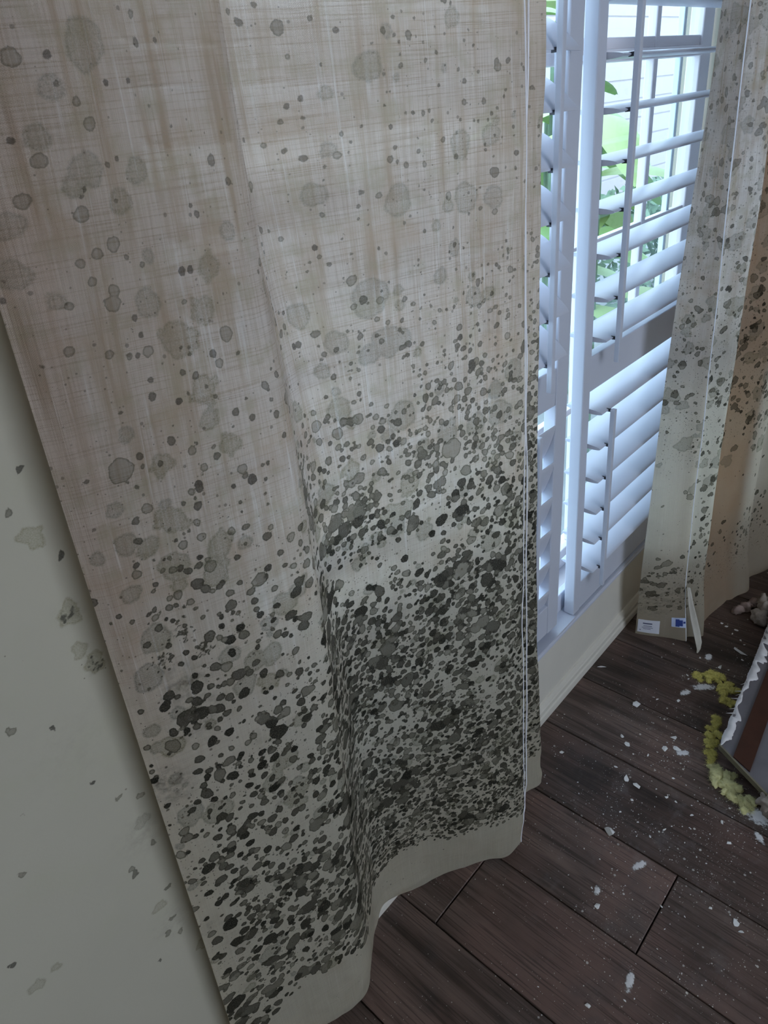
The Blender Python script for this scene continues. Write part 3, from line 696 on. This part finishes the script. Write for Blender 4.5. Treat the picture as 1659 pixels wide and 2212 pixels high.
while len(SM) < 190:
    x, y = rr.gauss(1.05, .28), rr.gauss(.27, .12)
    if not (.45 < x < 1.75 and .0 < y < .57) or (x < .93 and y > .43): continue
    if 1.15 < x and y < .30+.05*(x-1.2): continue
    SM.append((x, y, rr.uniform(.0011, .0026)))
prot = [chip_mesh(1., 200+i, .45) for i in range(6)]
for i, (x, y, r) in enumerate(SM):
    o = bpy.data.objects.new('plaster_crumb', prot[i % 6]); COL.objects.link(o)
    o.location = (x, y, 0); o.scale = (r, r*rr.uniform(.5, 1), r*.75); o.rotation_euler = (0, 0, rr.uniform(0, 6))
    kk = 0
    while kk < 5 and x < (1.485, 1.296, 1.104, .909, .714)[kk]: kk += 1
    where = ('on the farthest board by the far curtain', 'on the board carrying the uppermost insulation tuft', 'on the board under the near panel corner',
             'on the board above the squared plaster lump', 'on the board below the squared plaster lump', 'on the lowest boards by the near curtain')[kk]
    half = 'left half' if y > .33 else 'right half'
    tag(o, 'tiny plaster crumb '+where+', '+half, 'plaster crumb', 'plaster crumbs '+where+', '+half)
# powder smears
m = NT('plaster_powder', .95); nn = m.noise(m.coord(), 120, 5, .7)
al = m.math('MULTIPLY', m.ss(m.math('ADD', m.attr('edge'), m.math('MULTIPLY_ADD', nn, 1.8, -.9)), .12, .6), .85)
m.b.inputs['Base Color'].default_value = (.86, .86, .88, 1); m.put(m.b.inputs['Alpha'], al); M_powder = m.m
SMEAR = [(1.446,.362,.030,.011,-.9,'white powder splash on the boards just left of the yellow insulation'),(1.399,.392,.016,.008,-.5,'faint powder smudge left of the white powder splash'),
 (1.139,.129,.030,.018,1.2,'broad ring of white powder at the right edge of the view'),(1.136,.156,.016,.011,.6,'small powder patch joined to the left of the broad powder ring'),
 (.877,.28,.019,.007,-.4,'thin slanting powder streak below the squared plaster lump'),(1.206,.322,.018,.008,-1.,'fan of powder scratches under the plaster cluster'),
 (1.565,.393,.017,.008,.3,'pinkish-white powder flake beyond the insulation'),(.661,.199,.021,.006,.3,'powder scuff low in the view on the nearest boards'),(1.089,.113,.018,.006,.8,'streaky powder smear just below the broad powder ring'),
 (.775,.322,.012,.005,.4,'short powder streak left of the thin scrape chip')]
for i, (x, y, a, b, an, lb_) in enumerate(SMEAR):
    a *= 1.25; b *= 1.5
    n = 20; g = np.linspace(-1.3, 1.3, n); A_, B_ = np.meshgrid(g, g); d = np.hypot(A_, B_)
    hgt = np.clip(1-d, 0, 1)*.0012+.0004
    X = (A_*a*math.cos(an)-B_*b*math.sin(an)); Y = (A_*a*math.sin(an)+B_*b*math.cos(an))
    m_, _ = grid_mesh('plaster_powder', np.stack([X, Y, hgt], -1)); add_attr(m_, 'edge', 1-d)
    o = link('plaster_powder', m_, M_powder, None, True); o.location = (x, y, 0); tag(o, lb_, 'plaster powder')

# torn piece of panelling with a brown stripe, lying on insulation
def bpt(a, b, z):   # a along its torn edge, b across
    o_ = Vector((1.225, .248)); ua = Vector((.492, .046)).normalized(); ub_ = Vector((-.060, -.102)).normalized()
    p_ = o_+ua*a+ub_*b; return Vector((p_.x, p_.y, z))
M_board = plain('grey_board_face', (.16, .15, .165), .55, .25, 25); M_stripe = plain('dark_red_brown_strip', (.060, .022, .014), .4, .35, 30)
M_torn = plain('torn_white_paper', (.74, .72, .73), .9, .15, 50); M_core = plain('board_edge', (.20, .18, .12), .8, .3, 60)
DB = empty('broken_panel', (1.3, .15, 0), 'broken grey panel with a dark brown stripe and torn white edge', 'broken panel')
Zt = .06; Wd = .42; Ln = .85
bm = bmesh.new()
top = [bpt(a, b, Zt) for a, b in ((0, 0), (Ln, 0), (Ln, Wd), (0, Wd))]; bot = [p_-Vector((0, 0, .009)) for p_ in top]
tv = [bm.verts.new(p_) for p_ in top]; bv_ = [bm.verts.new(p_) for p_ in bot]
bm.faces.new(tv); bm.faces.new(bv_[::-1])
for i in range(4): bm.faces.new((tv[i], tv[(i+1) % 4], bv_[(i+1) % 4], bv_[i]))
kid(obj('board', bm, M_board), DB)
bm = bmesh.new()
sp = [Vector((1.210,.216,Zt)), Vector((1.190,.174,Zt))]; dr_ = Vector((.335, .027, 0)).normalized()
a0 = sp[0]; a1 = sp[1]; l0 = a0+dr_*.78; l1 = a1+(Vector((.174, .015, 0)).normalized())*.78
for pz in (.0, .0035): pass
vs = [bm.verts.new(v+Vector((0, 0, dz))) for dz in (.0005, .004) for v in (a0, l0, l1, a1)]
for f_ in ((0, 1, 2, 3), (7, 6, 5, 4), (0, 4, 5, 1), (1, 5, 6, 2), (2, 6, 7, 3), (3, 7, 4, 0)): bm.faces.new([vs[i] for i in f_])
kid(obj('brown_strip', bm, M_stripe), DB)
# thin trim along the near cut edge
bm = bmesh.new()
e0 = bpt(-.001, -.004, Zt+.001); e1 = bpt(-.001, .30, Zt+.001)
dirn = (e1-e0).normalized(); nr_ = Vector((-dirn.y, dirn.x, 0))
vs = [bm.verts.new(p_+nr_*s_+Vector((0, 0, zz))) for p_ in (e0, e1) for s_, zz in ((-.002, -.012), (.002, -.012), (.002, .002), (-.002, .002))]
for i in range(4): bm.faces.new((vs[i], vs[(i+1) % 4], vs[4+(i+1) % 4], vs[4+i]))
bm.faces.new(vs[:4][::-1]); bm.faces.new(vs[4:]); kid(obj('edge_strip', bm, M_core), DB)
# torn paper / plaster fringe
rr = random.Random(9); n = 260
out_, inn = [], []
for i in range(n):
    a = i/(n-1)*.84
    tear = .004+.016*abs(mnoise.noise(Vector((a*16, 1, 0))))+.006*abs(mnoise.noise(Vector((a*95, 2, 0))))
    wide = np.interp(a, [0, .02, .05, .11, .15, .22, .27, .36, .45, .6, .84], [.0, .006, .020, .018, .006, .006, .020, .024, .022, .028, .02])
    out_.append(bpt(a, -tear*.45, Zt+.002-.008*abs(mnoise.noise(Vector((a*40, 5, 0))))))
    inn.append(bpt(a, wide*(1+1.1*mnoise.noise(Vector((a*38, 7, 0)))+.3*mnoise.noise(Vector((a*110, 3, 0)))), Zt+.0028))
Q = np.array([[o_, o_.lerp(i_, .5)+Vector((0, 0, .0012)), i_] for o_, i_ in zip(out_, inn)])
m_, _ = grid_mesh('torn_edge', Q); o = link('torn_edge', m_, M_torn); md = o.modifiers.new('s', 'SOLIDIFY'); md.thickness = .0015; kid(o, DB)
bm = bmesh.new()
for a, ln, w_ in ((.115, .020, .006), (.135, .016, .004), (.17, .022, .005), (.19, .014, .004), (.20, .020, .004), (.235, .012, .004)):
    p0 = bpt(a, .004, Zt+.004); p1 = bpt(a+w_, .004, Zt+.004); p2 = bpt(a-.012, -ln, Zt-.006)
    v_ = [bm.verts.new(x) for x in (p0, p1, p2)]; w2 = [bm.verts.new(x-Vector((0, 0, .0012))) for x in (p0, p1, p2)]
    bm.faces.new(v_); bm.faces.new(w2[::-1])
    for i in range(3): bm.faces.new((v_[i], w2[i], w2[(i+1) % 3], v_[(i+1) % 3]))
kid(obj('torn_shred', bm, M_torn), DB)
# packing of rubble that carries the panel
bxs = bmesh.new(); box(bxs, 1.42, 1.50, .06, .16, .0, .0505, bev=.004); tag(obj('plaster_block', bxs, M_plaster), 'plaster block propping up the broken panel from underneath', 'plaster block')
# crumbling plaster lumps
def lump(name, pts, r, mat, label, cat, sub=3, amp=.5, fr=60):
    bm = bmesh.new()
    for i, (x, y, z, s_) in enumerate(pts):
        g = bmesh.ops.create_icosphere(bm, subdivisions=sub, radius=r*s_, matrix=Matrix.Translation((x, y, z)))
        for v in g['verts']:
            c_ = Vector((x, y, z)); d = v.co-c_
            v.co = c_+d*(1+amp*mnoise.noise(v.co*fr+Vector((i, 0, 0)))+.4*amp*mnoise.noise(v.co*fr*3)); v.co.z = max(v.co.z, .0006)
    return tag(obj(name, bm, mat, None, True), label, cat)
M_crumb = plain('crumbling_plaster', (.40, .35, .31), .95, .45, 70)
lump('plaster_rubble', [(1.155, .122, .045, 1), (1.175, .118, .030, .9), (1.20, .112, .05, .8), (1.16, .120, .012, .8)], .018, M_crumb, 'crumbly brown-grey plaster lump at the lower corner of the broken panel', 'plaster rubble', 3, .9, 90)
M_pink = plain('pinkish_plaster', (.36, .27, .25), .95, .3, 70)
lump('plaster_rubble', [(1.80, .395, .012, .8), (1.83, .382, .012, .9), (1.86, .37, .012, .8)], .018, M_pink, 'pinkish plaster strip lying under the far curtain hem', 'plaster rubble', 3, .7, 70)
lump('plaster_rubble', [(1.79, .335, .018, 1), (1.83, .330, .02, 1.2), (1.86, .34, .025, 1.1), (1.80, .318, .012, .9)], .020, M_crumb, 'knobbly pale plaster chunk between the far curtain and the broken panel', 'plaster rubble', 3, .9, 80)
# yellow fibre insulation: matted body plus loose fibres
M_ins = plain('yellow_insulation', (.66, .58, .17), .95, .55, 220); M_ins2 = plain('pale_yellow_insulation', (.72, .69, .36), .95, .4, 60)
def wool(pts, mat, label, seed):
    rr = random.Random(seed); bm = bmesh.new(); src = pts; pts = []
    for x, y, s_ in src:
        for _ in range(5):
            a = rr.uniform(0, 6.28); d = s_*rr.uniform(.1, .95); pts.append((x+d*math.cos(a), y+d*math.sin(a), s_*rr.uniform(.32, .75)))
    for i, (x, y, s_) in enumerate(pts):
        g = bmesh.ops.create_icosphere(bm, subdivisions=3, radius=s_, matrix=Matrix.Translation((x, y, s_*.35)) @ Matrix.Rotation(rr.uniform(0, 3), 4, 'Z') @ Matrix.Diagonal((1.3, .8, .5, 1)))
        for v in g['verts']:
            c_ = Vector((x, y, s_*.35)); d = v.co-c_
            v.co = c_+d*(1+.5*mnoise.noise(v.co*90+Vector((seed, i, 0)))+.45*mnoise.noise(v.co*260)+.3*mnoise.noise(v.co*600)); v.co.z = max(v.co.z, .0006)
        for _ in range(130):
            a = rr.uniform(0, 6.28); e = rr.uniform(0, 1.5); rad = s_*rr.uniform(.75, 1.05)
            p0 = Vector((x+rad*math.cos(a)*math.cos(e), y+rad*math.sin(a)*math.cos(e), s_*.3+rad*.55*math.sin(e)))
            d = Vector((math.cos(a+rr.uniform(-1.2, 1.2)), math.sin(a+rr.uniform(-1.9, 1.9)), rr.uniform(-.4, .3))).normalized()
            ln = rr.uniform(.004, .013)*(.5+.5*rr.random()); w_ = rr.uniform(.00012, .00028)
            p1 = p0+d*ln*.5+Vector((rr.uniform(-.002, .002), rr.uniform(-.002, .002), .001)); p2 = p1+d*ln*.5+Vector((0, 0, -.002))
            sd = d.cross(Vector((0, 0, 1))).normalized()*w_
            ps = [p0-sd, p0+sd, p1+sd, p1-sd, p2]
            for p_ in ps: p_.z = max(p_.z, .0006)
            a_, b_, c__, d_, e_ = [bm.verts.new(p_) for p_ in ps]
            bm.faces.new((a_, b_, c__, d_)); bm.faces.new((d_, c__, e_))
    me = bpy.data.meshes.new('insulation_tuft'); bm.to_mesh(me); bm.free()
    return tag(link('insulation_tuft', me, mat, None, True), label, 'insulation')
wool([(1.470,.385,.014),(1.49,.365,.016),(1.50,.345,.018),(1.487,.325,.018),(1.462,.315,.016),(1.44,.305,.014),(1.475,.30,.014),(1.43,.29,.013)], M_ins, 'yellow insulation tuft spilling left from the upper torn edge of the panel', 1)
wool([(1.35,.295,.012),(1.325,.290,.014),(1.30,.282,.014),(1.275,.275,.013),(1.245,.268,.011),(1.225,.262,.010)], M_ins, 'yellow insulation tuft along the middle of the torn panel edge', 2)
wool([(1.205,.245,.012),(1.185,.232,.018),(1.175,.215,.020),(1.165,.200,.018),(1.200,.222,.020)], M_ins2, 'pale yellow insulation tuft under the near corner of the panel', 3)
wool([(1.150,.180,.014),(1.143,.165,.014),(1.16,.160,.015),(1.150,.15,.010)], M_ins2, 'small faded insulation tuft below the panel, nearest the camera', 4)

# ---------------------------------------------------------------- garden outside the window
bm = bmesh.new(); box(bm, -3, 16, .86, 14, -.35, -.15); tag(obj('garden_ground', bm, M_ground), None, None, None, 'structure')
bm = bmesh.new()
box(bm, 1.5, 16, 5.0, 5.2, -.15, 3.4)
for k in range(14): box(bm, 1.5, 16, 4.985, 5.0, .05+k*.24, .27+k*.24)
tag(obj('neighbour_wall', bm, M_ext), 'white boarded wall of the neighbouring building seen through the upper shutter slats', 'outside wall')
def post(x, y, wd, h, label):
    bm = bmesh.new(); box(bm, x, x+wd, y, y+.08, -.15, h, bev=.006); box(bm, x-.015, x+wd+.015, y-.015, y+.095, h, h+.03, bev=.005)
    return tag(obj('garden_post', bm, M_post), label, 'post')
post(3.10, 1.12, .11, 2.6, 'wide pale post in the garden behind the shutter slats')
post(4.35, 1.5, .05, 2.6, 'slim pale post standing farther off than the wide garden post')
def leafy(name, x, y, z, n, ln, wd, mat, label, cat, seed):
    t = empty(name, (x, y, -.15), label, cat); rr = random.Random(seed)
    bm = bmesh.new()
    for k in range(3): 
        bmesh.ops.create_cone(bm, cap_ends=True, segments=8, radius1=.02, radius2=.012, depth=z+.15, matrix=Matrix.Translation((rr.uniform(-.06, .06), rr.uniform(-.06, .06), (z+.15)/2)))
    obj('stem', bm, M_hedge, t)
    for k in range(n):
        a = k*2.4+rr.uniform(-.3, .3); tl = rr.uniform(-.2, 1.0); L = ln*rr.uniform(.7, 1.15); W = wd*rr.uniform(.8, 1.2); hz = z*rr.uniform(.35, 1.05)+.15
        Q = np.zeros((9, 5, 3))
        for i in range(9):
            f_ = i/8; d = L*f_; wdt = W*math.sin(math.pi*min(1, f_*.93+.05))**.75
            zz = d*math.sin(tl)-L*.55*f_*f_
            for j in range(5):
                s_ = (j-2)/2*wdt/2
                Q[i, j] = (d*math.cos(tl)*math.cos(a)-s_*math.sin(a), d*math.cos(tl)*math.sin(a)+s_*math.cos(a), hz+zz-abs(j-2)*wdt*.08)
        m_, _ = grid_mesh('leaf', Q); link('leaf', m_, mat, t, True)
    return t
leafy('garden_plant', 3.45, 1.95, 1.65, 16, .62, .26, M_leaf, 'tall broad-leaved green plant against the white outside wall', 'plant', 1)
leafy('garden_plant', 2.75, 1.42, 1.3, 14, .45, .16, M_leaf2, 'pale green broad-leaved plant close to the window glass', 'plant', 2)
leafy('garden_plant', 5.3, 3.3, 2.0, 14, .6, .28, M_leaf2, 'light green plant behind the slim garden post', 'plant', 3)
leafy('garden_plant', 4.25, 2.45, 1.45, 16, .6, .22, M_leaf, 'bushy mid green plant filling the gaps behind the middle open slats', 'plant', 8)
def hedge(x0, x1, y0, y1, h, label, seed):
    bm = bmesh.new(); rr = random.Random(seed)
    for _ in range(int(900*(x1-x0))):
        c_ = Vector((rr.uniform(x0, x1), rr.uniform(y0, y1), rr.uniform(-.14, h))); s_ = rr.uniform(.03, .06)
        a = Vector((rr.gauss(0, 1), rr.gauss(0, 1), rr.gauss(0, 1))).normalized(); b = a.orthogonal().normalized()
        vs = [bm.verts.new(c_+p_) for p_ in (a*s_, b*s_*.5, -a*s_, -b*s_*.5)]; bm.faces.new(vs)
    return tag(obj('hedge', bm, M_hedge), label, 'hedge')
hedge(4.9, 9.5, 2.2, 2.6, .75, 'low dark green hedge in the garden behind the lower open slats', 5)
